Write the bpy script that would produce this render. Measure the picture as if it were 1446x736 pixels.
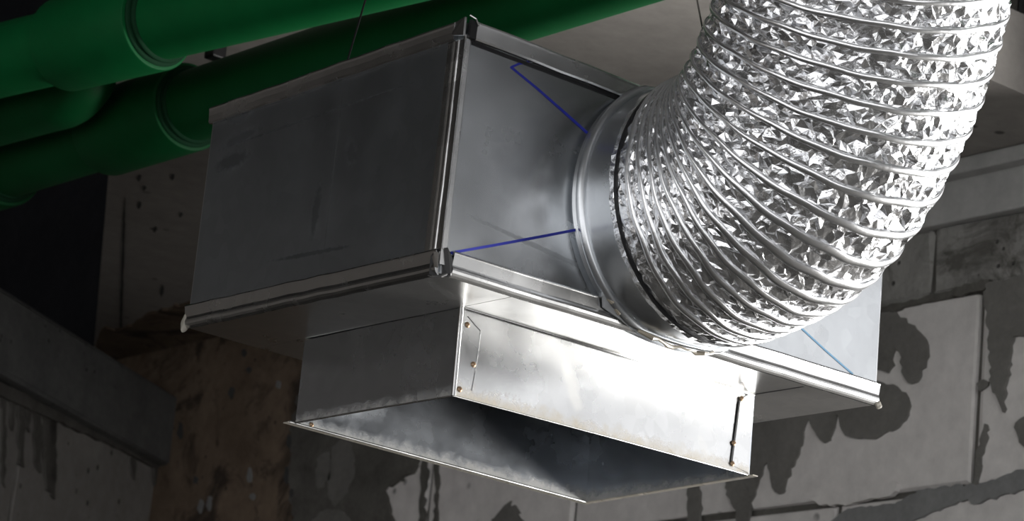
import bpy, bmesh, math, random
import numpy as np
from mathutils import Vector, Matrix
random.seed(7); rng = np.random.default_rng(11)
for o in list(bpy.data.objects): bpy.data.objects.remove(o)
S = bpy.context.scene; C = S.collection

# ------------------------------------------------------------------ camera
# all building coordinates are relative to the lower front corner of the plenum box,
# which hangs Z0 above the floor
Z0 = 2.43034; OFF = Vector((0, 0, Z0))
FPX = 3929.34; CAM = Vector((-1.8436, -2.42668, -0.83034))
YAW, PITCH, ROLL = .67572, .27238, .09627
FW = Vector((math.sin(YAW)*math.cos(PITCH), math.cos(YAW)*math.cos(PITCH), math.sin(PITCH)))
_r = Vector((math.cos(YAW), -math.sin(YAW), 0)); _u = _r.cross(FW)
RT = _r*math.cos(ROLL) + _u*math.sin(ROLL); UP = -_r*math.sin(ROLL) + _u*math.cos(ROLL)
cd = bpy.data.cameras.new('camera'); cam = bpy.data.objects.new('camera', cd); C.objects.link(cam)
cam.matrix_world = Matrix.Translation(CAM + OFF) @ Matrix((RT, UP, -FW)).transposed().to_4x4()
cd.sensor_width = 36; cd.sensor_fit = 'HORIZONTAL'; cd.lens = FPX/1446*36
cd.clip_start = .05; cd.clip_end = 100
cd.dof.use_dof = True; cd.dof.focus_distance = 3.3; cd.dof.aperture_fstop = 14
S.camera = cam

# ------------------------------------------------------------------ world, light, exposure
w = bpy.data.worlds.new('world'); S.world = w; w.use_nodes = True
bg = w.node_tree.nodes['Background']; bg.inputs[0].default_value = (.99, .99, 1.0, 1); bg.inputs[1].default_value = 1.75
S.view_settings.view_transform = 'Standard'; S.view_settings.look = 'None'
S.view_settings.exposure = 0; S.view_settings.gamma = 1; S.view_settings.use_curve_mapping = False

def area_light(name, pos, target, size, power, col):
    l = bpy.data.lights.new(name, 'AREA'); l.shape = 'RECTANGLE'; l.size, l.size_y = size; l.energy = power; l.color = col
    o = bpy.data.objects.new(name, l); C.objects.link(o); o.location = Vector(pos) + OFF
    o.rotation_euler = (Vector(target) - Vector(pos)).to_track_quat('-Z', 'Y').to_euler()
    return o
# daylight coming in low through the open side of the floor, to the right of the photographer
area_light('daylight_side', (4.15, -1.75, -1.0), (.4, 0, 0), (2.4, .9), 370, (1, .985, .96))

# ------------------------------------------------------------------ projecting helpers (pixel -> point at a known surface)
def ray(px, py): return FW + RT*((px-723)/FPX) - UP*((py-368)/FPX)
def at(px, py, depth): return CAM + ray(px, py)*depth
def plane(px, py, ax, v):
    d = ray(px, py); return CAM + d*((v-CAM[ax])/d[ax])
def depth(p): return (Vector(p)-CAM).dot(FW)

# ------------------------------------------------------------------ mesh helpers
def obj(name, bm, m, parent=None, base=None, smooth=False, kind=None, recalc=True):
    """bm in relative coordinates; parent = thing Empty / part mesh carrying ['_b'] base"""
    if recalc: bmesh.ops.recalc_face_normals(bm, faces=bm.faces)
    b = Vector(parent['_b']) if parent is not None else Vector(base if base is not None else (0, 0, 0))
    bmesh.ops.translate(bm, verts=bm.verts, vec=-b)
    if smooth:
        for e in bm.edges: e.smooth = not (len(e.link_faces) == 2 and e.calc_face_angle(0) > .6)
    me = bpy.data.meshes.new(name); bm.to_mesh(me); bm.free()
    me.materials.append(m)
    if smooth: me.polygons.foreach_set('use_smooth', [True]*len(me.polygons))
    o = bpy.data.objects.new(name, me); C.objects.link(o)
    o['_b'] = tuple(b)
    if parent is not None: o.parent = parent
    else: o.location = b + OFF
    if kind: o['kind'] = kind
    return o
def tag(o, label, cat, group=None):
    o['label'] = label; o['category'] = cat
    if group: o['group'] = group
    return o
def thing(name, label, cat, base, group=None):
    o = bpy.data.objects.new(name, None); C.objects.link(o); o.empty_display_size = .05
    o.location = Vector(base) + OFF; o['_b'] = tuple(base)
    return tag(o, label, cat, group)
def box_bm(lo, hi, bev=0, bm=None):
    bm2 = bmesh.new()
    bmesh.ops.create_cube(bm2, size=1)
    for v in bm2.verts: v.co = Vector([(lo[i]+hi[i])/2 + v.co[i]*(hi[i]-lo[i]) for i in range(3)])
    if bev: bmesh.ops.bevel(bm2, geom=bm2.edges[:], offset=bev, segments=2, affect='EDGES', profile=.5)
    return bm2
def prism_bm(pts, d):
    """polygon (list of Vector) extruded by vector d"""
    bm = bmesh.new(); n = len(pts); d = Vector(d)
    a = [bm.verts.new(Vector(p)) for p in pts]; b = [bm.verts.new(Vector(p)+d) for p in pts]
    bm.faces.new(a); bm.faces.new(b[::-1])
    for i in range(n): bm.faces.new((a[i], a[(i+1) % n], b[(i+1) % n], b[i]))
    return bm
def quad_bm(a, b, c, d, thick, nx=1, ny=1):
    """sheet with corners a b c d, thickness vector thick"""
    a, b, c, d, t = map(Vector, (a, b, c, d, thick)); bm = bmesh.new(); G = []
    for k in (0, 1):
        g = []
        for j in range(ny+1):
            row = []
            for i in range(nx+1):
                u, v = i/nx, j/ny
                row.append(bm.verts.new(a*(1-u)*(1-v)+b*u*(1-v)+c*u*v+d*(1-u)*v + t*k))
            g.append(row)
        G.append(g)
    for k in (0, 1):
        for j in range(ny):
            for i in range(nx):
                g = G[k]; f = (g[j][i], g[j][i+1], g[j+1][i+1], g[j+1][i]); bm.faces.new(f if k else f[::-1])
    def rim(k0, k1):
        for p, q in zip(k0[:-1], k0[1:]): pass
    bnd = [(0, i) for i in range(nx+1)] + [(j, nx) for j in range(1, ny+1)] + [(ny, i) for i in range(nx-1, -1, -1)] + [(j, 0) for j in range(ny-1, 0, -1)]
    for q in range(len(bnd)):
        p0, p1 = bnd[q], bnd[(q+1) % len(bnd)]
        bm.faces.new((G[0][p0[0]][p0[1]], G[0][p1[0]][p1[1]], G[1][p1[0]][p1[1]], G[1][p0[0]][p0[1]]))
    return bm
def sweep_bm(p0, p1, u, v, prof, segs=1, wob=0):
    """closed profile [(a,b)..] in directions u,v swept p0->p1"""
    p0, p1, u, v = map(Vector, (p0, p1, u, v)); bm = bmesh.new(); rows = []
    for k in range(segs+1):
        o = p0.lerp(p1, k/segs) + (u*random.uniform(-wob, wob)+v*random.uniform(-wob, wob) if 0 < k < segs else Vector())
        rows.append([bm.verts.new(o+u*a+v*b) for a, b in prof])
    n = len(prof)
    for r0, r1 in zip(rows[:-1], rows[1:]):
        for i in range(n): bm.faces.new((r0[i], r0[(i+1) % n], r1[(i+1) % n], r1[i]))
    bm.faces.new(rows[0][::-1]); bm.faces.new(rows[-1])
    return bm
def tube_bm(pts, r, n=12, cap=True, bm=None):
    """tube through points; r number or list"""
    bm = bm or bmesh.new(); pts = [Vector(p) for p in pts]; m = len(pts)
    rs = r if isinstance(r, (list, tuple)) else [r]*m
    t0 = (pts[1]-pts[0]).normalized()
    nrm = t0.orthogonal().normalized(); rows = []; prev = t0
    for i, p in enumerate(pts):
        t = ((pts[min(i+1, m-1)]-pts[max(i-1, 0)])).normalized()
        nrm = (prev.rotation_difference(t) @ nrm); nrm = (nrm - t*nrm.dot(t)).normalized(); prev = t
        bb = t.cross(nrm)
        rows.append([bm.verts.new(p + (nrm*math.cos(2*math.pi*k/n)+bb*math.sin(2*math.pi*k/n))*rs[i]) for k in range(n)])
    for r0, r1 in zip(rows[:-1], rows[1:]):
        for k in range(n): bm.faces.new((r0[k], r0[(k+1) % n], r1[(k+1) % n], r1[k]))
    if cap: bm.faces.new(rows[0][::-1]); bm.faces.new(rows[-1])
    return bm
def lathe_bm(prof, o, ax, e1, e2, n=96, sx=1, sz=1):
    """open profile [(dist along axis, radius)] turned round ax at o"""
    o, ax, e1, e2 = map(Vector, (o, ax, e1, e2)); bm = bmesh.new(); rows = []
    for d, r in prof:
        rows.append([bm.verts.new(o+ax*d+e1*(r*sx*math.cos(2*math.pi*k/n))+e2*(r*sz*math.sin(2*math.pi*k/n))) for k in range(n)])
    for r0, r1 in zip(rows[:-1], rows[1:]):
        for k in range(n): bm.faces.new((r0[k], r0[(k+1) % n], r1[(k+1) % n], r1[k]))
    return bm
def blob_bm(c, r, seed=0, sub=3, squash=(1, 1, 1), amp=.35):
    bm = bmesh.new(); bmesh.ops.create_icosphere(bm, subdivisions=sub, radius=1)
    R = random.Random(seed); ks = [(Vector((R.uniform(-3, 3), R.uniform(-3, 3), R.uniform(-3, 3))), R.uniform(0, 6)) for _ in range(7)]
    for v in bm.verts:
        h = 1 + amp*sum(math.sin(k.dot(v.co)*1.3+p) for k, p in ks)/4
        v.co = Vector((v.co.x*squash[0], v.co.y*squash[1], v.co.z*squash[2]))*r*h + Vector(c)
    return bm

# ------------------------------------------------------------------ materials
def mat(name):
    m = bpy.data.materials.new(name); m.use_nodes = True
    nt = m.node_tree; return m, nt, nt.nodes['Principled BSDF']
def N(nt, typ, **kw):
    n = nt.nodes.new(typ)
    for k, v in kw.items():
        if k in n.inputs: n.inputs[k].default_value = v
        else: setattr(n, k, v)
    return n
def L(nt, a, b): nt.links.new(a, b)
def noise(nt, scale, detail=4, rough=.6, co=None, dist=0):
    n = N(nt, 'ShaderNodeTexNoise'); n.inputs['Scale'].default_value = scale; n.inputs['Detail'].default_value = detail
    n.inputs['Roughness'].default_value = rough; n.inputs['Distortion'].default_value = dist
    if co is not None: L(nt, co, n.inputs['Vector'])
    return n.outputs['Fac']
def ramp(nt, fac, stops, interp='LINEAR'):
    n = N(nt, 'ShaderNodeValToRGB'); n.color_ramp.interpolation = interp; e = n.color_ramp.elements
    while len(e) < len(stops): e.new(.5)
    for x, (p, c) in zip(e, stops): x.position = p; x.color = (*c, 1) if len(c) == 3 else c
    L(nt, fac, n.inputs[0]); return n.outputs[0]
def g3(v): return (v, v, v)
def mix(nt, fac, a, b, blend='MIX'):
    n = N(nt, 'ShaderNodeMix', data_type='RGBA', blend_type=blend)
    for i, x in ((0, fac), (6, a), (7, b)):
        if hasattr(x, 'links'): L(nt, x, n.inputs[i])
        else: n.inputs[i].default_value = x if i == 0 else (*x, 1)
    return n.outputs[2]
def math_(nt, op, a, b=0, clamp=False):
    n = N(nt, 'ShaderNodeMath', operation=op); n.use_clamp = clamp
    for i, x in ((0, a), (1, b)):
        if hasattr(x, 'links'): L(nt, x, n.inputs[i])
        else: n.inputs[i].default_value = x
    return n.outputs[0]
def bump(nt, p, h, strength, dist=.01):
    n = N(nt, 'ShaderNodeBump'); n.inputs['Strength'].default_value = strength; n.inputs['Distance'].default_value = dist
    L(nt, h, n.inputs['Height']); L(nt, n.outputs[0], p.inputs['Normal'])
def ocoord(nt): return N(nt, 'ShaderNodeTexCoord').outputs['Object']
def ellipse(nt, co, axes, cen, rad, ang, soft=.45, nscale=90, namp=.9):
    """0..1 mask of a smudge of its own shape; axes = the two object axes of the sheet"""
    sep = N(nt, 'ShaderNodeSeparateXYZ'); L(nt, co, sep.inputs[0])
    a = math_(nt, 'SUBTRACT', sep.outputs[axes[0]], cen[0]); b = math_(nt, 'SUBTRACT', sep.outputs[axes[1]], cen[1])
    c, s = math.cos(ang), math.sin(ang)
    u = math_(nt, 'DIVIDE', math_(nt, 'ADD', math_(nt, 'MULTIPLY', a, c), math_(nt, 'MULTIPLY', b, s)), rad[0])
    v = math_(nt, 'DIVIDE', math_(nt, 'SUBTRACT', math_(nt, 'MULTIPLY', b, c), math_(nt, 'MULTIPLY', a, s)), rad[1])
    r = math_(nt, 'SQRT', math_(nt, 'ADD', math_(nt, 'MULTIPLY', u, u), math_(nt, 'MULTIPLY', v, v)))
    nz = noise(nt, nscale, 3, .6, co)
    r = math_(nt, 'ADD', r, math_(nt, 'MULTIPLY', math_(nt, 'SUBTRACT', nz, .5), namp))
    return math_(nt, 'DIVIDE', math_(nt, 'SUBTRACT', 1, r), soft, clamp=False), None
def clamp01(nt, x):
    n = N(nt, 'ShaderNodeClamp'); L(nt, x, n.inputs[0]); return n.outputs[0]

def galvanised(name, base=(.66, .68, .70), rough=.30, stains=(), dust=None, wave=.10, aniso=None):
    """zinc sheet: spangle, faint rolling waves, smudges with shapes of their own"""
    m, nt, p = mat(name); co = ocoord(nt)
    vor = N(nt, 'ShaderNodeTexVoronoi'); vor.inputs['Scale'].default_value = 55; L(nt, co, vor.inputs['Vector'])
    sp = ramp(nt, vor.outputs['Color'], [(0, g3(.93)), (1, g3(1.04))])
    col = mix(nt, 1, base, sp, 'MULTIPLY')
    nz = noise(nt, 9, 5, .65, co)
    col = mix(nt, math_(nt, 'MULTIPLY', nz, .35), col, (base[0]*.72, base[1]*.73, base[2]*.75))
    ro = math_(nt, 'ADD', math_(nt, 'MULTIPLY', noise(nt, 14, 4, .6, co), .18), rough-.09)
    met = None
    for st in stains:
        k, _ = ellipse(nt, co, *st['e']); k = math_(nt, 'MULTIPLY', clamp01(nt, k), st.get('a', .6))
        col = mix(nt, k, col, st['c']); ro = math_(nt, 'ADD', ro, math_(nt, 'MULTIPLY', k, st.get('r', .25)))
        if st.get('dust'):
            met = k if met is None else math_(nt, 'MAXIMUM', met, k)
    if dust:
        z0, z1, dc, da = dust
        sep = N(nt, 'ShaderNodeSeparateXYZ'); L(nt, co, sep.inputs[0])
        mr = N(nt, 'ShaderNodeMapRange'); L(nt, sep.outputs[2], mr.inputs[0])
        for i, v in ((1, z0), (2, z1), (3, 1), (4, 0)): mr.inputs[i].default_value = v
        k = math_(nt, 'ADD', mr.outputs[0], math_(nt, 'MULTIPLY', math_(nt, 'SUBTRACT', noise(nt, 60, 5, .7, co), .5), 1.3))
        k = math_(nt, 'MULTIPLY', clamp01(nt, math_(nt, 'MULTIPLY', math_(nt, 'SUBTRACT', k, .35), 2)), da)
        col = mix(nt, k, col, dc); met = k if met is None else math_(nt, 'MAXIMUM', met, k)
    L(nt, col, p.inputs['Base Color']); L(nt, ro, p.inputs['Roughness'])
    if met is not None: L(nt, math_(nt, 'SUBTRACT', 1, met), p.inputs['Metallic'])
    else: p.inputs['Metallic'].default_value = 1
    bump(nt, p, noise(nt, 5.5, 2, .4, co), wave, .05)
    return m
def concrete(name, c0, c1, scale=6, bumpd=.006, strength=.6, pits=True, dark=None, rough=.92, bs=1):
    m, nt, p = mat(name); co = N(nt, 'ShaderNodeTexCoord').outputs['Object']
    n1 = noise(nt, scale, 6, .65, co, .3); col = ramp(nt, n1, [(.30, c0), (.70, c1)])
    n2 = noise(nt, scale*7, 4, .7, co); col = mix(nt, .55, col, ramp(nt, n2, [(.25, g3(.72)), (.75, g3(1.18))]), 'MULTIPLY')
    h = math_(nt, 'ADD', n1, math_(nt, 'MULTIPLY', n2, .35))
    if dark:
        n3 = noise(nt, scale*.8, 5, .7, co, .9); k = ramp(nt, n3, [(.50, g3(0)), (.62, g3(1))]); col = mix(nt, k, col, dark)
    if pits:
        v = N(nt, 'ShaderNodeTexVoronoi'); v.inputs['Scale'].default_value = scale*5; L(nt, co, v.inputs['Vector'])
        k = ramp(nt, v.outputs['Distance'], [(.10, g3(1)), (.17, g3(0))])
        k = math_(nt, 'MULTIPLY', k, ramp(nt, noise(nt, scale*1.5, 2, .5, co), [(.52, g3(0)), (.60, g3(1))]))
        col = mix(nt, math_(nt, 'MULTIPLY', k, .75), col, g3(.02)); h = math_(nt, 'SUBTRACT', h, math_(nt, 'MULTIPLY', k, .5))
    L(nt, col, p.inputs['Base Color']); p.inputs['Roughness'].default_value = rough
    p.inputs['Specular IOR Level'].default_value = .25
    bump(nt, p, h, strength, bumpd); return m
def plain(name, col, rough=.5, metal=0, spec=.5):
    m, nt, p = mat(name); p.inputs['Base Color'].default_value = (*col, 1); p.inputs['Roughness'].default_value = rough
    p.inputs['Metallic'].default_value = metal; p.inputs['Specular IOR Level'].default_value = spec
    co = ocoord(nt); bump(nt, p, noise(nt, 120, 3, .6, co), .12, .002)
    return m
def plastic_green(name, c0, c1):
    m, nt, p = mat(name); co = ocoord(nt)
    col = ramp(nt, noise(nt, 7, 5, .7, co), [(.3, c0), (.7, c1)])
    sp = noise(nt, 30, 4, .75, co, .5); col = mix(nt, ramp(nt, sp, [(.69, g3(0)), (.74, g3(.6))]), col, (.004, .012, .006))
    L(nt, col, p.inputs['Base Color']); p.inputs['Roughness'].default_value = .55; p.inputs['Specular IOR Level'].default_value = .18
    bump(nt, p, noise(nt, 40, 3, .6, co), .1, .003); return m

SM = (.11, .115, .12)
left_stains = [
    dict(e=((1, 2), (.452, .246), (.050, .010), -.12), c=SM, a=0.83), dict(e=((1, 2), (.462, .218), (.042, .014), -.05), c=SM, a=0.90),
    dict(e=((1, 2), (.462, .276), (.030, .010), 0), c=SM, a=0.60),
    dict(e=((1, 2), (.202, .180), (.012, .020), -.35), c=SM, a=0.90), dict(e=((1, 2), (.262, .118), (.009, .042), .05), c=SM, a=0.90),
    dict(e=((1, 2), (.26, .062), (.10, .0035), .04), c=SM, a=0.90), dict(e=((1, 2), (.30, .243), (.20, .0022), -.02), c=SM, a=0.90),
    dict(e=((1, 2), (.235, .16), (.0022, .12), 0), c=SM, a=0.45), dict(e=((1, 2), (.145, .148), (.006, .008), 0), c=SM, a=0.83)]
M = {}
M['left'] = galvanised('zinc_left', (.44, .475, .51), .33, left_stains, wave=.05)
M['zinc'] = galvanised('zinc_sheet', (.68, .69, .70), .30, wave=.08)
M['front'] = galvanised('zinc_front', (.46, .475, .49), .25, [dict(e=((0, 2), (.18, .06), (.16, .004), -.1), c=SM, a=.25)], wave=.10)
M['under'] = galvanised('zinc_underside', (.70, .69, .66), .30, [dict(e=((0, 1), (.05, .06), (.05, .008), .5), c=SM, a=.5),
    dict(e=((0, 1), (.685, .26), (.02, .10), .5), c=SM, a=.4)], wave=.08)
M['neck'] = galvanised('zinc_neck', (.60, .605, .61), .28, [dict(e=((0, 2), (.295, -.058), (.013, .036), .45, .5, 60, 1.2), c=(.70, .69, .66), a=.32, dust=True, r=.4),
    dict(e=((0, 2), (.52, -.085), (.008, .02), .7), c=(.7, .69, .66), a=.15, dust=True)],
    dust=(-.114, -.078, (.46, .42, .35), .9), wave=.07)
M['neck_in'] = galvanised('zinc_neck_inside', (.60, .63, .67), .26, [dict(e=((0, 2), (.20, -.07), (.06, .03), .2, .9, 40, 1.6), c=(.6, .62, .64), a=.25, dust=True)],
    dust=(-.112, -.085, (.52, .49, .42), .5), wave=.06)
M['seam'] = galvanised('zinc_seam', (.62, .62, .615), .26, wave=.05)
M['collar'] = galvanised('zinc_collar', (.62, .64, .66), .30, wave=.05)
M['sealant'] = plain('sealant_beige', (.30, .28, .24), .45)
M['sealant_clear'] = plain('sealant_glossy', (.26, .23, .18), .3)
M['black'] = plain('black_gap', (.006, .006, .007), .5)
M['rivet'] = plain('rivet_brown', (.32, .22, .14), .45, .8)
M['ink'] = plain('marker_blue', (.012, .02, .30), .5)
M['ink_faint'] = plain('marker_blue_faint', (.12, .27, .42), .5)
M['wire'] = plain('tie_wire', (.012, .012, .012), .5, .6)
M['green'] = plastic_green('pipe_green', (.001, .078, .020), (.002, .105, .027))
M['green2'] = plastic_green('pipe_green_dark', (.001, .056, .014), (.002, .076, .020))  # same green in a darker tone
M['rust'] = plain('rust_brown', (.30, .22, .10), .7)
M['weld'] = plain('pipe_weld', (.0015, .03, .010), .8, spec=.2)
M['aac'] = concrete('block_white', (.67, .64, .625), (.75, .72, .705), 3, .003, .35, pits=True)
M['aac_dark'] = concrete('block_dark', (.25, .235, .225), (.32, .305, .29), 4, .003, .4)  # darker block tone for the low left wall
M['mortar'] = concrete('mortar_wet', (.15, .145, .135), (.21, .203, .19), 9, .008, .8, pits=False)
M['mortar_grey'] = concrete('mortar_grey', (.20, .20, .20), (.27, .27, .27), 9, .006, .7, pits=False)
M['joint'] = concrete('mortar_joint', (.085, .08, .073), (.16, .153, .14), 12, .008, .8, pits=False)
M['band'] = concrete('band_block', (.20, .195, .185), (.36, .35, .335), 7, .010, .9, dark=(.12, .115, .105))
M['beam'] = concrete('beam_grey', (.40, .395, .385), (.47, .465, .455), 3, .003, .3)
M['slab'] = concrete('slab_grey', (.29, .27, .252), (.36, .337, .315), 3, .003, .3)
M['brown'] = concrete('plaster_brown', (.12, .085, .06), (.22, .165, .12), 6, .010, .9, dark=(.055, .042, .033))
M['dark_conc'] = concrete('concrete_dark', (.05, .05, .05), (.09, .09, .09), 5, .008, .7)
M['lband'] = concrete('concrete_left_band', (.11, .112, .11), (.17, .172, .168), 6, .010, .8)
M['shaft'] = concrete('shaft_shade', (.012, .013, .017), (.022, .023, .028), 5, .006, .6)  # near-black colour painting the shade of the void
M['floor'] = concrete('floor_concrete', (.06, .058, .055), (.10, .096, .09), 2, .004, .4)

def foil_mat():
    m, nt, p = mat('aluminium_foil'); co = ocoord(nt)
    p.inputs['Metallic'].default_value = 1; p.inputs['Base Color'].default_value = (.91, .915, .93, 1); p.inputs['Roughness'].default_value = .27
    v = N(nt, 'ShaderNodeTexVoronoi', feature='DISTANCE_TO_EDGE'); v.inputs['Scale'].default_value = 130; L(nt, co, v.inputs['Vector'])
    h = math_(nt, 'ADD', noise(nt, 160, 3, .55, co, .6), math_(nt, 'MULTIPLY', v.outputs[0], .8))
    bump(nt, p, h, .25, .003); return m
M['foil'] = foil_mat()
def wire_foil_mat():
    m, nt, p = mat('foil_over_wire'); co = ocoord(nt)
    p.inputs['Metallic'].default_value = 1; p.inputs['Base Color'].default_value = (.90, .905, .915, 1); p.inputs['Roughness'].default_value = .3
    bump(nt, p, noise(nt, 90, 3, .55, co, .4), .18, .002); return m
M['foil_rib'] = wire_foil_mat()

# ================================================================== THE SETTING
BK = 1.12                   # measure of how far the building fabric lies behind the box
def sx(v): return CAM.x+(v-CAM.x)*BK
def sy(v): return CAM.y+(v-CAM.y)*BK
def sz(v): return CAM.z+(v-CAM.z)*BK
XW = sx(1.4)                # back wall face
ZC = sz(.598)                   # underside of the low ceiling slab
ZTOP = 1.95                 # underside of the upper slab
FLOOR = -Z0
def structure(name, bm, m, base): return obj(name, bm, m, base=base, kind='structure')
structure('floor', box_bm((-6, -9, FLOOR-.1), (7, 6, FLOOR)), M['floor'], (0, 0, FLOOR))
wall = structure('wall_back', box_bm((XW+.003, .12, FLOOR), (XW+.3, 4.6, ZTOP)), M['joint'], (XW, 0, FLOOR))
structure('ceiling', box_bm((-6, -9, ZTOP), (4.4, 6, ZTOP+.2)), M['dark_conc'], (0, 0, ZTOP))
# low slab the pipes hang under: free edges towards the duct opening and towards the dark shaft
def edge_x(y): return sx(.565) + (y-sy(1.75))*(1.24-.565)/(2.88-1.75)
YE, YF = sy(.17), sy(3.0)
sl = [(edge_x(YE), YE, ZC), (XW+.02, YE, ZC), (XW+.02, YF, ZC), (edge_x(YF), YF, ZC)]
slab = structure('ceiling_slab', prism_bm([Vector(p) for p in sl], (0, 0, .14)), M['slab'], (.5, YE, ZC))
# wall courses: smooth beam, rough block band, pale blocks
obj('beam', box_bm((XW-.02, .12, sz(.502)), (XW+.02, sy(2.2), ZC-.002), .004), M['beam'], wall)
obj('beam_ledge', box_bm((XW-.05, .12, ZC-.030), (XW-.0, sy(2.2), ZC-.001), .004), M['beam'], wall)
def block(lo, hi, m, seed, rough=.004, name='block'):
    bm = box_bm(lo, hi, .006); R = random.Random(seed)
    for v in bm.verts: v.co += Vector((R.uniform(-rough, rough)*.5, R.uniform(-rough, rough), R.uniform(-rough, rough)))
    return obj(name, bm, m, wall)
yb = [.0, .27, .527, .80, 1.10, 1.40, 1.72, 2.02]
for i, (a, b) in enumerate(zip(yb[:-1], yb[1:])):
    block((XW-.004, sy(a)+.005, sz(.390)), (XW+.03, sy(b)-.004, sz(.500)), M['band'], 40+i, .005)
ya = [-.05, .418, .925, 1.365, 1.80, 2.235]
for r, (z0, z1) in enumerate(((.069, .378), (-.245, .056), (-.56, -.257))):
    for i, (a, b) in enumerate(zip(ya[:-1], ya[1:])):
        s = 0 if r != 1 else .22
        block((XW-.006, max(sy(a-s), .13)+.006, sz(z0)), (XW+.03, sy(b-s)-.006, sz(z1)), M['aac'], 80+10*r+i, .003)

# mortar smeared over the blocks: thin lumps with ragged outlines, lying on the wall face
def splat(pts, m, name='mortar_smear', th=.007, x=XW-.006, jit=2.2, ax=0, parent=None, seed=1, step=6):
    R = random.Random(seed); out = []
    n = len(pts)
    # closed Catmull-Rom then ragged
    for i in range(n):
        p0, p1, p2, p3 = (Vector(pts[(i+k-1) % n]) for k in range(4))
        k = max(2, int((p2-p1).length/step))
        for j in range(k):
            t = j/k
            q = .5*((2*p1)+(p2-p0)*t+(2*p0-5*p1+4*p2-p3)*t*t+(3*p1-p0-3*p2+p3)*t**3)
            out.append((q.x+R.uniform(-jit, jit), q.y+R.uniform(-jit, jit)))
    P = [plane(a, b, ax, x+(.002 if ax == 0 else -.0)) for a, b in out]
    d = Vector((0, 0, 0)); d[ax] = -th
    bm = bmesh.new(); vs = [bm.verts.new(p) for p in P]; es = [bm.edges.new((vs[i], vs[(i+1) % len(vs)])) for i in range(len(vs))]
    r = bmesh.ops.triangle_fill(bm, use_beauty=True, edges=es)
    fs = [f for f in bm.faces]
    e = bmesh.ops.extrude_face_region(bm, geom=fs); top = [g for g in e['geom'] if isinstance(g, bmesh.types.BMVert)]
    bmesh.ops.translate(bm, verts=top, vec=d)
    return obj(name, bm, m, parent or wall)
W = M['mortar']
splat([(1225, 430), (1258, 436), (1280, 452), (1302, 470), (1315, 490), (1308, 518), (1297, 540), (1284, 541), (1276, 520), (1274, 500), (1266, 496), (1262, 522), (1250, 526), (1235, 520), (1215, 490)], W, seed=1)
splat([(1180, 536), (1240, 540), (1270, 548), (1286, 566), (1284, 588), (1268, 606), (1250, 612), (1240, 622), (1226, 622), (1212, 620), (1196, 616), (1189, 600), (1184, 584), (1181, 606), (1174, 624), (1162, 622), (1152, 604), (1143, 588), (1120, 560)], W, seed=2)
splat([(1030, 560), (1136, 570), (1138, 610), (1130, 640), (1116, 676), (1108, 700), (1096, 694), (1090, 672), (1086, 655), (1078, 672), (1068, 700), (1062, 725), (1060, 765), (1046, 765), (1042, 725), (1030, 700), (1022, 640)], W, seed=3)
splat([(1397, 406), (1425, 398), (1462, 392), (1462, 468), (1436, 478), (1431, 505), (1428, 535), (1422, 560), (1421, 582), (1414, 566), (1404, 545), (1402, 500), (1398, 450)], M['mortar'], seed=4, th=.010)
splat([(1392, 598), (1398, 606), (1392, 640), (1386, 672), (1384, 690), (1376, 688), (1380, 655), (1386, 622)], W, seed=5, th=.005)
splat([(1180, 748), (1196, 722), (1232, 716), (1266, 712), (1296, 696), (1346, 688), (1390, 684), (1420, 672), (1462, 664), (1462, 688), (1420, 700), (1384, 712), (1362, 708), (1330, 722), (1296, 734), (1270, 752)], M['mortar_grey'], seed=6, th=.008)
splat([(1150, 706), (1210, 694), (1268, 682), (1272, 692), (1262, 702), (1230, 708), (1180, 716)], M['aac'], seed=16, th=.012)
splat([(1438, 600), (1462, 588), (1462, 630), (1444, 626)], W, seed=7)
splat([(1385, 540), (1394, 538), (1398, 546), (1388, 552)], W, seed=8, step=4)
splat([(428, 560), (520, 590), (590, 620), (596, 650), (572, 680), (546, 692), (556, 720), (566, 765), (428, 765)], M['joint'], seed=9, jit=4, th=.012)
splat([(455, 650), (470, 640), (474, 668), (462, 690), (454, 684)], M['mortar'], seed=21, th=.014, step=5)
splat([(478, 632), (500, 628), (506, 664), (494, 700), (478, 716), (470, 690)], M['mortar'], seed=22, th=.014, step=5)
splat([(452, 730), (480, 722), (500, 735), (498, 765), (440, 765)], M['mortar'], seed=23, th=.014, step=5)
splat([(600, 640), (606, 641), (605, 680), (602, 700), (601, 765), (594, 765), (597, 690)], M['joint'], seed=10, step=6, jit=1.5)
splat([(616, 645), (622, 646), (622, 690), (620, 765), (614, 765), (618, 690)], M['joint'], seed=11, step=6, jit=1.5)
splat([(690, 765), (700, 735), (712, 722), (722, 712), (734, 722), (742, 740), (748, 765)], W, seed=12, jit=4, step=5)
splat([(975, 690), (990, 688), (992, 765), (978, 765)], W, seed=13, jit=2)
splat([(1225, 440), (1300, 424), (1390, 398), (1400, 402), (1396, 410), (1300, 432), (1240, 446)], M['joint'], seed=14, th=.009, step=7)

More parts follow.
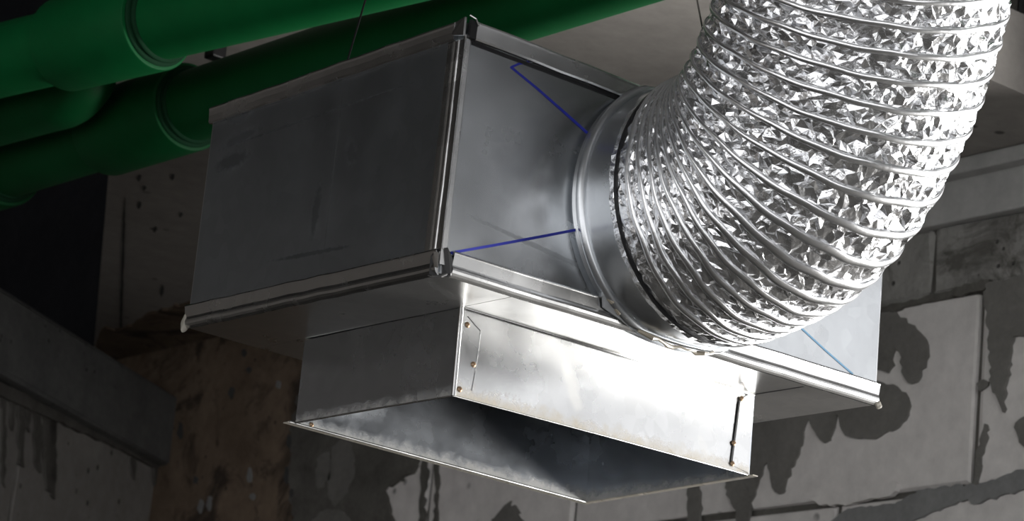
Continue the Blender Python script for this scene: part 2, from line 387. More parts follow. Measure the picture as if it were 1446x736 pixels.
# brown render on the far end of the wall, with its torn upper edge running onto the slab
obj('render_coat', box_bm((XW-.014, sy(2.245), FLOOR+.4), (XW+.014, sy(3.4), ZC-.001), .003), M['brown'], wall)
splat([(138, 474), (175, 462), (215, 440), (255, 428), (285, 422), (330, 408), (330, 600), (138, 600)], M['brown'], 'render_tongue', ax=2, x=ZC, parent=slab, th=.006, seed=15, jit=2)
R_ = random.Random(5)
for k in range(13):          # drips and pock marks in the render
    px, py = R_.uniform(250, 415), R_.uniform(490, 720); ln = R_.uniform(8, 26)
    splat([(px, py), (px+4, py+2), (px+4, py+ln*.6), (px+1, py+ln), (px-3, py+ln*.6)], M['dark_conc'] if k % 3 else M['mortar_grey'], 'render_pit', x=XW-.0145, th=.004, seed=30+k, step=5, jit=1)
for px, py, ln in ((196, 285, 9), (203, 262, 6), (218, 320, 7), (228, 402, 16), (255, 300, 5), (243, 245, 8), (196, 247, 8)):
    splat([(px, py), (px+3, py+1), (px+3, py+ln*.6), (px, py+ln), (px-2, py+ln*.6)], M['dark_conc'], 'pit', ax=2, x=ZC, parent=slab, th=.003, seed=60+px, step=3, jit=.6)
splat([(174, 300), (177, 300), (172, 465), (169, 465)], M['dark_conc'], 'formwork_line', ax=2, x=ZC, parent=slab, th=.003, seed=61, jit=.6)

# low side wall at the left: rough concrete band over a pale block, running towards the camera
ld = Vector((.8306, .5561, 0)).normalized(); ln_ = Vector((-ld.y, ld.x, 0))     # along, and away from the viewer
corner = plane(232, 600, 0, XW)
def on_left(px, py):
    d = ray(px, py); n = ln_; return CAM + d*((corner-CAM).dot(n)/d.dot(n))
zt = on_left(235, 559).z; zt0 = on_left(0, 428).z; zb = on_left(218, 652).z; zb0 = on_left(0, 541).z
zt, zb = (zt+zt0)/2, (zb+zb0)/2
def lw(s, z, off=0): return Vector((corner.x, corner.y, 0)) + ld*s + ln_*off + Vector((0, 0, z))
lwall = structure('wall_left', prism_bm([lw(-1.35, FLOOR, .012), lw(0, FLOOR, .012), lw(0, zt-.01, .012), lw(-1.35, zt-.01, .012)], ln_*.2), M['joint'], tuple(lw(0, FLOOR)))
def lblock(s0, s1, z0, z1, m, seed, proud=.0, name='block', rough=.004):
    bm = prism_bm([lw(s0, z0, -proud), lw(s1, z0, -proud), lw(s1, z1, -proud), lw(s0, z1, -proud)], ln_*(proud+.03))
    bmesh.ops.bevel(bm, geom=bm.edges[:], offset=.006, segments=2, affect='EDGES')
    R = random.Random(seed)
    for v in bm.verts: v.co += Vector((R.uniform(-rough, rough), R.uniform(-rough, rough), R.uniform(-rough, rough)))
    return obj(name, bm, m, lwall)
se = (on_left(219, 690)-corner).dot(ld)
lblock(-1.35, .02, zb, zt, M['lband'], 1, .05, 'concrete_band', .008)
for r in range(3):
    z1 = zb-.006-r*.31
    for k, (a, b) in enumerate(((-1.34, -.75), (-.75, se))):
        lblock(a+.005, b-.005, z1-.30, z1, M['aac_dark'], 9+k+3*r)
def lsplat(pts, m, name='mortar_drip', th=.008, seed=1, jit=1.6, off=0.0):
    R = random.Random(seed); P = []
    n = len(pts)
    for i in range(n):
        a, b = Vector(pts[i]), Vector(pts[(i+1) % n]); k = max(1, int((b-a).length/9))
        for j in range(k):
            q = a.lerp(b, j/k); P.append(on_left(q.x+R.uniform(-jit, jit), q.y+R.uniform(-jit, jit)) - ln_*off)
    bm = bmesh.new(); vs = [bm.verts.new(p+ln_*.002) for p in P]; es = [bm.edges.new((vs[i], vs[(i+1) % len(vs)])) for i in range(len(vs))]
    bmesh.ops.triangle_fill(bm, use_beauty=True, edges=es)
    e = bmesh.ops.extrude_face_region(bm, geom=bm.faces[:]); bmesh.ops.translate(bm, verts=[g for g in e['geom'] if isinstance(g, bmesh.types.BMVert)], vec=-ln_*th)
    return obj(name, bm, m, lwall)
lsplat([(-20, 532), (40, 562), (100, 590), (160, 622), (222, 655), (220, 664), (160, 632), (100, 606), (40, 580), (-20, 552)], M['joint'], 'mortar_ridge', .014, 1)
for k, (x0, x1, y0, y1) in enumerate(((0, 5, 560, 690), (12, 18, 560, 610), (24, 32, 568, 662), (46, 56, 578, 668), (60, 76, 586, 700), (68, 76, 590, 706), (182, 190, 640, 680), (34, 40, 572, 612))):
    lsplat([(x0, y0), (x1, y0), (x1+1, (y0+y1)/2), (x1-1, y1), (x0+2, y1-8), (x0, (y0+y1)/2)], M['joint'], seed=10+k, th=.007)
lsplat([(212, 650), (226, 660), (226, 765), (214, 765), (218, 700)], M['joint'], 'mortar_ridge', .012, 40)
# enclosing walls further off; side, front and shaft pieces added for light and shade
structure('wall_far', box_bm((-6, 5.2, FLOOR), (XW+.3, 5.4, ZTOP)), M['slab'], (0, 5.2, FLOOR))
structure('blocker_side', box_bm((-4.6, .2, FLOOR), (-4.4, 5.2, ZTOP)), M['slab'], (-4.5, 0, FLOOR))  # unseen; added and toned for what the left panel reflects
structure('blocker_front', box_bm((.6, -8.9, FLOOR), (6.9, -8.7, ZTOP)), M['dark_conc'], (3, -8.8, FLOOR))  # unseen; added to darken what the front panel reflects
structure('shaft_shade_sheet', box_bm((XW-.06, 3.72, .55), (XW-.001, 5.19, ZTOP-.001)), M['shaft'], (XW, 4, .55))  # near-black sheet before the back wall, stands in for shade in the void
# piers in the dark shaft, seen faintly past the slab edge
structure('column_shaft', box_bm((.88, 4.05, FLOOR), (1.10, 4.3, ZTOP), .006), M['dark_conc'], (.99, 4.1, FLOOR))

# ================================================================== GREEN PIPES
EZ_ = Vector((0, 0, 1))
def smooth_path(P, k=8):
    out = []; P = [Vector(p) for p in P]; n = len(P)
    for i in range(n-1):
        p0, p1, p2, p3 = P[max(i-1, 0)], P[i], P[i+1], P[min(i+2, n-1)]
        for j in range(k):
            t = j/k; out.append(.5*((2*p1)+(p2-p0)*t+(2*p0-5*p1+4*p2-p3)*t*t+(3*p1-p0-3*p2+p3)*t**3))
    return out+[P[-1]]
PR = .0545*BK
def pipe(name, label, p0, p1, joints, r=PR, m='green', ext=(1.0, 1.2), rise=None):
    """joints: list of (px centre of left edge, px of right edge) as points on the axis"""
    p0, p1 = Vector(p0), Vector(p1); d = (p1-p0).normalized()
    a, b = p0-d*ext[0], p1+d*ext[1]
    t = thing(name, label, 'pipe', tuple(p0), 'green water pipes under the slab')
    if rise is None: axis = [a, b]
    else:                       # turns up into the slab
        e = p0+d*rise; axis = [a, e] + smooth_path([e, e+d*.045+Vector((0, 0, .010)), e+d*.078+Vector((0, 0, .040)), Vector((e.x+d.x*.09, e.y+d.y*.09, ZC-.001))], 6)[1:]
    obj('pipe_body', tube_bm(axis, r, 64), M[m], t, smooth=True)
    e1 = d.orthogonal().normalized(); e2 = d.cross(e1)
    for s0, s1 in joints:
        q = p0+d*s0; l = s1-s0
        prof = [(0, r*.99), (0, r*1.20), (.002, r*1.245), (.005, r*1.26), (l-.006, r*1.26), (l-.003, r*1.235), (l-.002, r*1.18), (l-.002, r*.99)]
        c = obj('coupling', lathe_bm(prof, q, d, e1, e2, 64), M[m], t, smooth=True)
        for k, (o, rr) in enumerate(((.001, 1.165), (.010, 1.09))):      # melted weld beads
            bp = [(l+o-.005+.0045*(1-math.cos(x)), r*(.985 + (rr-.985)*math.sin(x))) for x in np.linspace(0, math.pi, 9)]
            obj('weld_bead', lathe_bm(bp, q, d, e1, e2, 64), M['weld'], c, smooth=True)
    return t
zp = sz(.485)
A2 = plane(100, 205, 2, zp); B2 = plane(800, -20, 2, zp)
A1 = plane(40, 76, 2, zp+.01); B1 = plane(420, -16, 2, zp+.01)
def along(A, B, px):      # distance along the axis A->B at which it shows at pixel column px
    d = (B-A).normalized(); lo, hi = -2, 3
    for _ in range(50):
        mi = (lo+hi)/2; q = A+d*mi-CAM; x = 723+FPX*q.dot(RT)/q.dot(FW)
        lo, hi = (mi, hi) if x < px else (lo, mi)
    return lo
pipe('green_pipe', 'green plastic pipe with welded coupling passing right behind the metal box', A2, B2,
     [(along(A2, B2, 152), along(A2, B2, 270)), (along(A2, B2, -90), along(A2, B2, 12))], m='green2', ext=(3.2, 2.0))
pipe('green_pipe', 'upper green plastic pipe whose coupling touches the top edge of the picture', A1, B1,
     [(along(A1, B1, 92), along(A1, B1, 225))], m='green', ext=(3.35, 2.0), rise=along(A1, B1, 640))
# third, thinner run behind the two, rising out of sight behind the upper one
A3, B3 = plane(-120, 197, 2, zp+.005), plane(92, 138, 2, zp+.005)
dd = (B3-A3).normalized()
P3 = [A3-dd*2.75, A3, A3.lerp(B3, .5), B3-dd*.06, B3, B3+dd*.035+Vector((0, 0, .012)), B3+dd*.055+Vector((0, 0, .04)), Vector((B3.x+dd.x*.06, B3.y+dd.y*.06, ZC-.001))]
tag(obj('green_pipe', tube_bm(smooth_path(P3), .052, 40), M['green2'], base=tuple(P3[0]), smooth=True),
    'dark green bent pipe half hidden between the two long pipes at the left', 'pipe', 'green water pipes under the slab')
# black bracket on the slab between the two pipes
c = plane(305, 68, 2, ZC-.03)
br = thing('pipe_bracket', 'small black bracket in the gap between the two green pipes', 'bracket', tuple(c))
obj('clamp_block', box_bm(c-Vector((.014, .014, .02)), c+Vector((.014, .014, .012)), .003), M['black'], br)
obj('bracket_stem', tube_bm([c, (c.x, c.y, ZC)], .005, 10), M['black'], br)

c = at(1438, 86, 4.9)
rp = thing('hanger_rod', 'rusty brown plate on a black rod in the dark opening at top right', 'hanger', tuple(c))
obj('rod', tube_bm([c-EZ_*.02, (c.x, c.y, ZTOP)], .006, 10), M['black'], rp)
obj('rusty_plate', blob_bm(c, .017, 9, squash=(1, 1, 1.1), amp=.25), M['rust'], rp, smooth=True)

# ================================================================== PLENUM BOX
H, LX, WY = .30, .7216, .5189
x0, x1, y0, y1, nd = .1131, .6030, .1016, .4169, .1092
def corr(p, px, py): return at(px, py, depth(p))
c000 = corr((0, 0, 0), 621, 386); c001 = corr((0, 0, H), 661, 32)
c010 = corr((0, WY, 0), 264, 463); c011 = corr((0, WY, H), 303, 156)
c100 = corr((LX, 0, 0), 1236, 572); c101 = Vector((LX, 0, H)); c110 = Vector((LX, WY, 0)); c111 = Vector((LX, WY, H))
pb = thing('plenum_box', 'galvanised sheet metal duct box with square bottom outlet hanging under the slab', 'duct box', (0, 0, 0))
T = .0015
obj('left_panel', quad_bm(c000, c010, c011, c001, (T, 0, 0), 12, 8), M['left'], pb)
cx, cz, rr = .3531, .1533, .160
SX = 1.02
# front panel with the round hole for the spigot
def front_panel():
    bm = bmesh.new(); n = 96; outer = []; inner = []
    for k in range(n):
        a = 2*math.pi*k/n; ca, sa = math.cos(a), math.sin(a)
        inner.append((cx+rr*.93*SX*ca, min(max(cz+rr*.93*sa, .004), H-.004)))
        # hit on the outer rectangle from the centre
        tx = ((LX-cx)/ca if ca > 1e-6 else (-cx/ca if ca < -1e-6 else 1e9)); tz = ((H-cz)/sa if sa > 1e-6 else (-cz/sa if sa < -1e-6 else 1e9))
        t = min(tx, tz); outer.append((cx+ca*t, cz+sa*t))
    for cxy in ((0, 0), (LX, 0), (0, H), (LX, H)):
        k = min(range(n), key=lambda i: (outer[i][0]-cxy[0])**2+(outer[i][1]-cxy[1])**2); outer[k] = cxy
    def P(q, y):
        u, v = q[0]/LX, q[1]/H
        return c000*(1-u)*(1-v)+c100*u*(1-v)+c101*u*v+c001*(1-u)*v + Vector((0, y, 0))
    R = [[bm.verts.new(P(q, y)) for q in ring] for ring, y in ((outer, 0), (inner, 0), (inner, T), (outer, T))]
    for r0, r1 in ((0, 1), (1, 2), (2, 3), (3, 0)):
        for k in range(n): bm.faces.new((R[r0][k], R[r0][(k+1) % n], R[r1][(k+1) % n], R[r1][k]))
    return bm
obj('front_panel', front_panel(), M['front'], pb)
obj('right_panel', quad_bm(c100, c110, c111, c101, (-T, 0, 0)), M['zinc'], pb)
obj('back_panel', quad_bm(c010, c110, c111, c011, (0, -T, 0)), M['zinc'], pb)
obj('top_panel', quad_bm(c001, c101, c111, c011, (0, 0, -T)), M['zinc'], pb)
def und(x, y):
    u, v = x/LX, y/WY; return c000*(1-u)*(1-v)+c100*u*(1-v)+c110*u*v+c010*(1-u)*v
g = .0012
def upan(xa, xb, ya_, yb_): return quad_bm(und(xa, ya_), und(xb, ya_), und(xb, yb_), und(xa, yb_), (0, 0, T), 6, 6)
obj('bottom_panel', upan(0, x0-g, 0, WY), M['under'], pb); obj('bottom_panel', upan(x1+g, LX, 0, WY), M['under'], pb)
obj('bottom_panel', upan(x0, x1, 0, y0), M['under'], pb); obj('bottom_panel', upan(x0, x1, y1, WY), M['under'], pb)
# black line of the open joint at the right
obj('joint_gap', box_bm((x1-.0016, .012, .0), (x1+.0016, y0, .0022)), M['black'], pb)
obj('joint_gap', box_bm((x0-.0016, .012, .0), (x0+.0016, y0, .0022)), M['black'], pb)

# folded seams along the edges
EX, EY, EZ = Vector((1, 0, 0)), Vector((0, 1, 0)), Vector((0, 0, 1))
prof = [(0, .0285), (.0060, .0285), (.0072, .0275), (.0076, .0262), (.0070, .0250), (.0052, .0125), (.0056, .0105), (.0064, .0085), (.0066, .0060), (.0058, .0030), (.0040, .0005), (.0018, -.0015), (0, -.002)]
prof_t = [(0, .002), (.0062, .0025), (.0080, .0015), (.0085, -.0005), (.0080, -.003), (.0074, -.010), (.0070, -.018), (.0054, -.0200), (0, -.0200)]
obj('bottom_seam', sweep_bm(c000.lerp(c010, .004), c010, -EX, EZ, prof, 16, .0006), M['seam'], pb, smooth=False)
obj('bottom_seam', sweep_bm(c000.lerp(c100, .018), c100, -EY, EZ, prof, 16, .0006), M['seam'], pb)
obj('top_seam', sweep_bm(c001.lerp(c011, .03), c011, -EX, EZ, prof_t, 16, .0007), M['seam'], pb)
obj('top_seam', sweep_bm(c001.lerp(c101, .012), c101, -EY, EZ, prof_t, 16, .0007), M['seam'], pb)
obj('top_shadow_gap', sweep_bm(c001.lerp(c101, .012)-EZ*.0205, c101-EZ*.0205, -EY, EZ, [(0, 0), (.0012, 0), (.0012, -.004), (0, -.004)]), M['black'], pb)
# standing corner seam: flat lap plus two ridges
vprof = [(0, 0), (.0030, 0), (.0034, .008), (.0037, .011), (.0046, .0125), (.0050, .014), (.0043, .0158), (.0040, .019), (.0045, .0208), (.0048, .0222), (.0040, .0245), (.0034, .028), (.0026, .034), (.0014, .0365), (0, .0365)]
obj('corner_seam', sweep_bm(c000+EZ*.028, c001-EZ*.021, -EX, EY, [(a, b-.004) for a, b in vprof], 10, .0005), M['seam'], pb)
obj('corner_seam', sweep_bm(c000+EZ*.010, c001-EZ*.016, -EY, EX, [(0, -.004), (.003, -.004), (.003, .004), (.0012, .006), (0, .006)]), M['seam'], pb)
# open fold at the lower front corner: black hollow with two bent tongues
obj('fold_hollow', prism_bm([c000+Vector((-.0075, .010, -.004)), c000+Vector((-.0075, .011, .020)), c000+Vector((-.0075, .001, .027)), c000+Vector((.002, -.0075, .030)), c000+Vector((.011, -.0075, .018)), c000+Vector((.010, -.0075, -.001))], (.004, .004, 0)), M['black'], pb)
obj('fold_tongue', prism_bm([c000+Vector((-.010, .003, .024)), c000+Vector((-.008, -.004, .022)), c000+Vector((-.007, -.004, .004)), c000+Vector((-.008, .002, .006))], (.0012, .0005, 0)), M['seam'], pb)
obj('fold_tongue', tube_bm([c000+Vector((-.009, .009, -.003)), c000+Vector((-.008, .001, -.006)), c000+Vector((-.002, -.006, -.005)), c000+Vector((.004, -.008, -.001))], .0014, 8), M['seam'], pb)
obj('fold_hollow', prism_bm([c001+Vector((0, -.0068, .003)), c001+Vector((.009, -.0068, .001)), c001+Vector((.009, -.0068, -.020)), c001+Vector((0, -.0068, -.019))], (0, .005, 0)), M['black'], pb)
obj('fold_tongue', prism_bm([c001+Vector((-.007, -.002, .005)), c001+Vector((-.007, .018, .001)), c001+Vector((-.008, .018, -.014)), c001+Vector((-.007, -.002, -.018))], (.003, 0, 0)), M['seam'], pb)
obj('fold_tongue', tube_bm([c001+Vector((-.003, -.006, .007)), c001+Vector((.004, -.009, .004)), c001+Vector((.010, -.008, -.003))], .0013, 8), M['seam'], pb)
# sealant
obj('sealant', blob_bm(c010+Vector((-.004, .001, .004)), .0085, 3, squash=(.6, .5, 1.4)), M['sealant'], pb, smooth=True)
obj('sealant', blob_bm(c100+Vector((.001, -.004, .0)), .0048, 4, squash=(1, .8, 1)), M['sealant'], pb, smooth=True)

# ---- spigot collar
zsq = 1.0
bead = [(-.0, rr*1.10), (.0, rr*1.045), (.006, rr*1.03)] + [(.012+.0065*math.sin(a), rr*1.02+.0068*math.cos(a)) for a in np.linspace(-1.9, 1.9, 13)] + [(.020, rr*1.005), (.022, rr), (.055, rr*.998), (.095, rr*.99), (.096, rr*.975), (.02, rr*.975), (-.006, rr*.97)]
O = Vector((cx, 0, cz))
col = lathe_bm(bead, O, -EY, EX, EZ, 128, SX, 1.0)
for v in col.verts:                                   # the flange is beaten flat where it meets the seams
    if v.co.y > -.03:
        if v.co.z < -.001: v.co.z = -.001 + (v.co.z+.001)*.35
        if v.co.z > H+.002: v.co.z = H+.002
obj('spigot_collar', col, M['collar'], pb, smooth=True)
for k, (a0, a1, yy) in enumerate(((-2.45, -2.02, -.010), (-1.95, -1.2, -.016))):        # glossy sealant smeared under the collar
    pts = []
    for i in range(14):
        a = a0+(a1-a0)*i/13
        pts.append(Vector((cx+rr*1.045*math.cos(a), yy-.006*random.random(), max(cz+rr*1.05*math.sin(a), -.010)+random.uniform(-.002, .002))))
    obj('sealant', tube_bm(pts, [.0012+.0022*random.random() for _ in pts], 8), M['sealant_clear'], pb, smooth=True)
# lap of the collar tab over the seam
obj('collar_tab', quad_bm(plane(850, 402, 1, -.014), plane(894, 447, 1, -.020), plane(902, 470, 1, -.014), plane(852, 434, 1, -.009), (0, .002, 0), 4, 2), M['collar'], pb)

# ---- marker lines on the front panel
def ink(pts, m, w=2.3, y=-.0012, name='marker_line'):
    bm = bmesh.new()
    for k in range(len(pts)-1):
        a, b = Vector(pts[k]), Vector(pts[k+1]); d = (b-a).normalized(); n = Vector((-d.y, d.x))*w
        a2, b2 = a-d*w*.6, b+d*w*.6
        vs = [plane(q.x, q.y, 1, y-.0001*k) for q in (a2-n, b2-n, b2+n, a2+n)]
        top = [bm.verts.new(v) for v in vs]; bot = [bm.verts.new(v+Vector((0, .0008, 0))) for v in vs]
        bm.faces.new(top); bm.faces.new(bot[::-1])
        for i in range(4): bm.faces.new((top[i], top[(i+1) % 4], bot[(i+1) % 4], bot[i]))
    return obj(name, bm, m, pb)
ink([(747, 88), (733, 90), (722, 95), (760, 126), (800, 161), (829, 187)], M['ink'], 1.6)
ink([(638, 357), (700, 346), (770, 333), (822, 323)], M['ink'], 1.9)
ink([(1128, 460), (1165, 494), (1204, 528)], M['ink_faint'], 1.1)
# ---- outlet neck under the box
def nk(px, py, p): return corr(p, px, py)
n_tl = Vector((x0, y0, 0)); n_tr = Vector((x1, y0, 0)); n_bl = nk(640, 559, (x0, y0, -nd)); n_br = nk(1057, 671, (x1, y0, -nd))
n_bkl = nk(418, 598, (x0, y1, -nd)); n_bkr = nk(827, 709, (x1, y1, -nd)); n_tkl = Vector((x0, y1, 0)); n_tkr = Vector((x1, y1, 0))
nf = obj('neck_front', quad_bm(n_tl, n_tr, n_br, n_bl, (0, T, 0), 16, 6), M['neck'], pb)
nl = obj('neck_side', quad_bm(n_tl, n_tkl, n_bkl, n_bl, (T, 0, 0), 12, 6), M['neck_in'], pb)
nb = obj('neck_back', quad_bm(n_tkl, n_tkr, n_bkr, n_bkl, (0, T, 0), 16, 6), M['neck_in'], pb)
nr = obj('neck_side', quad_bm(n_tr, n_tkr, n_bkr, n_br, (T, 0, 0), 12, 6), M['neck_in'], pb)
# out-turned lips round the opening
def lip(a, b, out, w, m='neck'): return obj('neck_lip', quad_bm(a, b, b+out*w, a+out*w, (0, 0, -.0012)), M[m], pb)
lip(n_bkl-EX*.012, n_bkr+EX*.002, EY, .011); lip(n_br-EY*.008, n_bkr+EY*.008, EX, .009)
obj('neck_hem', tube_bm([n_bkl-EX*.010, n_bkl.lerp(n_bkr, .5), n_bkr], .0016, 8), M['seam'], pb, smooth=True)
obj('neck_hem', tube_bm([n_bl, n_bl.lerp(n_br, .5)+EZ*.0006, n_br+EX*.004], .0011, 8), M['seam'], pb, smooth=True)
obj('neck_hem', tube_bm([n_bl, n_bl.lerp(n_bkl, .5)+EZ*.001, n_bkl+EY*.012-EX*.002], .0011, 8), M['seam'], pb, smooth=True)
obj('neck_hem', tube_bm([n_tl+Vector((.006, -.0012, -.001)), n_tr+Vector((0, -.0012, -.001))], .0018, 8), M['seam'], pb, smooth=True)
obj('neck_corner_fold', tube_bm([n_tl+Vector((.0, -.0005, 0)), n_bl+Vector((0, -.0005, 0))], .0030, 12), M['seam'], pb, smooth=True)
# lap tabs bent round onto the front, with rivets
def tabpoly(pts, y): return prism_bm([plane(a, b, 1, y) for a, b in pts], (0, .0016, 0))
yt = y0-.0022
tabL = obj('lap_tab', tabpoly([(652, 441), (660, 445), (679, 467), (674, 505), (667, 553), (642, 556)], yt), M['neck'], pb)
tabR = obj('lap_tab', tabpoly([(1064, 556), (1058, 556), (1045, 566), (1039, 610), (1032, 656), (1057, 668)], yt), M['neck'], pb)
obj('tab_edge', tabpoly([(1044, 566), (1046, 566), (1034, 656), (1031.5, 656)], yt-.0004), M['black'], pb)
obj('tab_burr', tube_bm([plane(a, b, 1, yt) for a, b in ((661, 447), (670, 458), (678.5, 467), (676, 490), (671, 525), (666, 552))], .0008, 6), M['seam'], pb)
def rivet(px, py, y, parent, r=.0036):
    c = plane(px, py, 1, y)
    bm = lathe_bm([(0, r), (.001, r*.95), (.002, r*.6), (.0024, r*.35), (.0016, r*.2), (.0016, .0001)], c, -EY, EX, EZ, 14)
    obj('rivet', bm, M['rivet'], parent, smooth=True)
for q in ((660, 459), (668.5, 515), (649, 550)): rivet(*q, yt, tabL)
for q in ((1047, 563), (1049, 544), (1036, 626), (1034, 655)): rivet(*q, yt, tabR)
rivet(440, 600, y1-.0005, nb, .003)

# suspension wires to the slab
wa = Vector(c001.lerp(c011, .47))+Vector((.006, 0, .002))
wt = plane(515, 2, 1, wa.y+.01); dv = (wt-wa); wt2 = wa+dv*((ZC-wa.z)/dv.z)
tag(obj('hanging_wire', tube_bm([wa, wa.lerp(wt2, .5)+Vector((.001, 0, 0)), wt2], .0013, 8), M['wire'], base=tuple(wa)),
    'thin black wire rising from the top left edge of the metal box', 'wire', 'hanging wires')
q0 = Vector((.700, .26, .3)); q1 = plane(984, -2, 2, ZC); q1.z = ZC
tag(obj('hanging_wire', tube_bm(smooth_path([q0, plane(992, 40, 1, .255), q1]), .0013, 8), M['wire'], base=tuple(q0)),
    'thin dark wire beside the upper left edge of the silver flexible duct', 'wire', 'hanging wires')

# ================================================================== FLEXIBLE FOIL DUCT
fd = thing('flexible_duct', 'crinkled silver foil flexible duct bending up from the metal box', 'flexible duct', (cx, -.07, cz))
RF = .1665
B0 = np.array([cx, -.062, cz]); B1_ = B0+np.array([0, -.0957, .0031]); B2_ = np.array([.3982, -.22, .2025]); B3 = np.array([.2999, -.3604, .4455])
B0, B1_, B2_, B3 = B0, np.array([cx, -.158, .1564]), B2_, B3
t = np.linspace(0, 1, 600)[:, None]
path = (1-t)**3*B0+3*t*(1-t)**2*B1_+3*t*t*(1-t)*B2_+t**3*B3
dlast = path[-1]-path[-2]; dlast /= np.linalg.norm(dlast)
ext = []; p = path[-1].copy(); d = dlast.copy()
for k in range(360):
    d = d + np.array([.0006, .0012, .0016]); d /= np.linalg.norm(d); p = p+d*.003; ext.append(p.copy())
    if p[2] > ZTOP-.02: break
path = np.vstack([path, ext])
sl_ = np.concatenate([[0], np.cumsum(np.linalg.norm(np.diff(path, axis=0), axis=1))]); LEN = sl_[-1]
def P_at(s): return np.stack([np.interp(s, sl_, path[:, i]) for i in range(3)], -1)
# parallel-transport frame sampled on the path
ss = np.linspace(0, LEN, 900); PP = P_at(ss); TT = np.gradient(PP, axis=0); TT /= np.linalg.norm(TT, axis=1)[:, None]
E1 = np.zeros_like(PP); e = np.array([1., 0, 0])
for i in range(len(ss)):
    e = e-TT[i]*(e@TT[i]); e /= np.linalg.norm(e); E1[i] = e
E2 = np.cross(TT, E1)
def fr(s, A): 
    v = np.stack([np.interp(s, ss, A[:, i]) for i in range(3)], -1); return v/np.linalg.norm(v, axis=-1, keepdims=True)
def surf(s, th, r):
    return P_at(s) + fr(s, E1)*(r*np.cos(th))[..., None] + fr(s, E2)*(r*np.sin(th))[..., None]
# turns: tight near the collar, wider further on
S0 = .014
def pitch(s): return np.where(s < .07, .0125, np.where(s < .16, .0125+(s-.07)/.09*.0175, .030))
sv = np.linspace(S0, LEN, 4000); phi = np.concatenate([[0], np.cumsum(np.diff(sv)/pitch(sv[:-1]))])
def s_of(ph): return np.interp(ph, phi, sv)
NT = int(phi[-1]); K = 5; NA = 150
def mesh_obj(name, V, F, m, parent, smooth):
    me = bpy.data.meshes.new(name); b = np.array(parent['_b']); me.from_pydata((V-b).tolist(), [], F); me.materials.append(m)
    me.polygons.foreach_set('use_smooth', [smooth]*len(me.polygons)); me.update()
    o = bpy.data.objects.new(name, me); C.objects.link(o); o.parent = parent; o['_b'] = tuple(b); return o
# foil: helicoidal strip, rows between the wire turns crumpled into facets
rows = NT*K+1
ii, jj = np.meshgrid(np.arange(rows), np.arange(NA), indexing='ij')
fi = (ii % K)/K; mid = np.sin(np.pi*fi)
ph = ii/K + jj/NA
hc = rng.uniform(-1, 1, (rows//2+2, NA//2+1))
coarse = hc[ii//2, (jj//2) % (NA//2)]
h = .55*coarse + .75*rng.uniform(-1, 1, (rows, NA))
pj = np.where(fi > 0, rng.uniform(-.38, .38, (rows, NA))/K, 0); tj = np.where(fi > 0, rng.uniform(-.42, .42, (rows, NA)), 0)*2*np.pi/NA
th = 2*np.pi*jj/NA + tj + .3; s = s_of(np.clip(ph+pj, 0, phi[-1]))
loc = np.clip(pitch(s)/.030, .35, 1)
r = RF - .0030*mid*loc + .0042*h*np.minimum(1, mid*1.5)*loc
r = r - np.where(fi == 0, .0012, 0)
r = r*(1+.006*np.sin(3*th+ph*.7))
V = surf(s, th, r).reshape(-1, 3); F = []
idx = lambda i, j: i*NA+j
for i in range(rows-1):
    for j in range(NA):
        # going once round a helix moves one pitch (K rows) on
        a = idx(i, j); d_ = idx(i+1, j)
        if j < NA-1: b = idx(i, j+1); c_ = idx(i+1, j+1)
        else:
            if i+K+1 >= rows: continue
            b = idx(i+K, 0); c_ = idx(i+K+1, 0)
        if rng.random() < .5: F += [(a, b, c_), (a, c_, d_)]
        else: F += [(a, b, d_), (b, c_, d_)]
foil = mesh_obj('foil_sleeve', V, F, M['foil'], fd, False)
foil['label'] = 'crumpled aluminium foil between the wire turns'
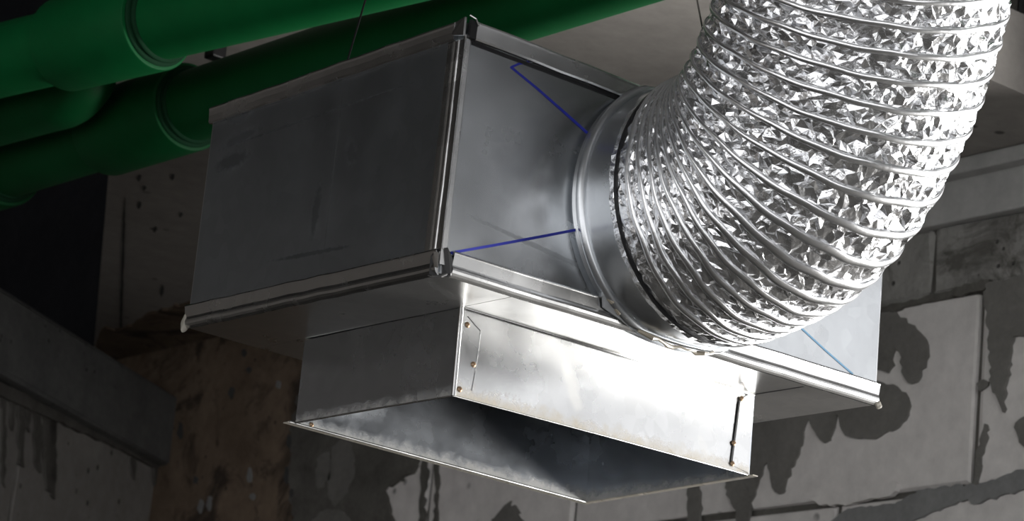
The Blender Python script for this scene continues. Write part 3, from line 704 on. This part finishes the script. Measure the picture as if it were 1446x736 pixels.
# wire helix wrapped in smooth foil
per = 150; n = NT*per; ph = np.arange(n)/per; th = 2*np.pi*ph+.3; s = s_of(ph); a_ = np.linspace(0, 2*np.pi, 9)[:-1]
r0 = RF*(1+.006*np.sin(3*th+ph*.7)); V = []
wob = .0006*np.sin(th*7.3)+.0004*np.sin(th*17.1+2)
for k in a_: V.append(surf(s+.0038*np.cos(k)*np.clip(pitch(s)/.02, .6, 1)+wob, th, r0+.0022*np.sin(k)+.0004))
V = np.stack(V, 1).reshape(-1, 3); F = []
for i in range(n-1):
    for k in range(8): F.append((i*8+k, i*8+(k+1) % 8, (i+1)*8+(k+1) % 8, (i+1)*8+k))
mesh_obj('wire_helix', V, F, M['foil_rib'], fd, True)['label'] = 'spiral wire rib under smooth foil'
# end cuff: crumpled foil pulled over the collar, held by a black tie
NC = 150; V = []; F = []; prs = [(-.006, .1615), (-.004, .1645), (.004, .1650), (.009, .1640), (.013, .1655), (.018, .166), (.024, .1665), (.030, .1655)]
for q, (sq, rq) in enumerate(prs):
    th = 2*np.pi*np.arange(NC)/NC
    jr = rng.uniform(-.0012, .0012, NC) if 0 < q < len(prs)-1 else rng.uniform(-.001, .001, NC)
    js = rng.uniform(-.0006, .0006, NC)+(.002*np.sin(th*3)+.001*np.sin(th*7+1) if q == 0 else 0)
    sq_ = np.full(NC, sq)+js
    base = P_at(np.clip(sq_, 0, None)) + np.outer(np.minimum(sq_, 0), TT[0])
    V.append(base+np.outer(np.cos(th)*(rq+jr), E1[0])+np.outer(np.sin(th)*(rq+jr), E2[0]))
V = np.vstack(V)
for q in range(len(prs)-1):
    for k in range(NC):
        a, b, c_, d_ = q*NC+k, q*NC+(k+1) % NC, (q+1)*NC+(k+1) % NC, (q+1)*NC+k
        F += [(a, b, c_), (a, c_, d_)] if rng.random() < .5 else [(a, b, d_), (b, c_, d_)]
mesh_obj('end_cuff', V, F, M['foil'], fd, False)
ax0 = Vector(TT[0]); o0 = Vector(P_at(np.array(.0085)))
obj('cable_tie', lathe_bm([(-.0022, .1635), (-.0022, .1668), (.0022, .1668), (.0022, .1635)], o0, ax0, Vector(E1[0]), Vector(E2[0]), 128), M['black'], fd)

for o in bpy.data.objects:
    if '_b' in o: del o['_b']
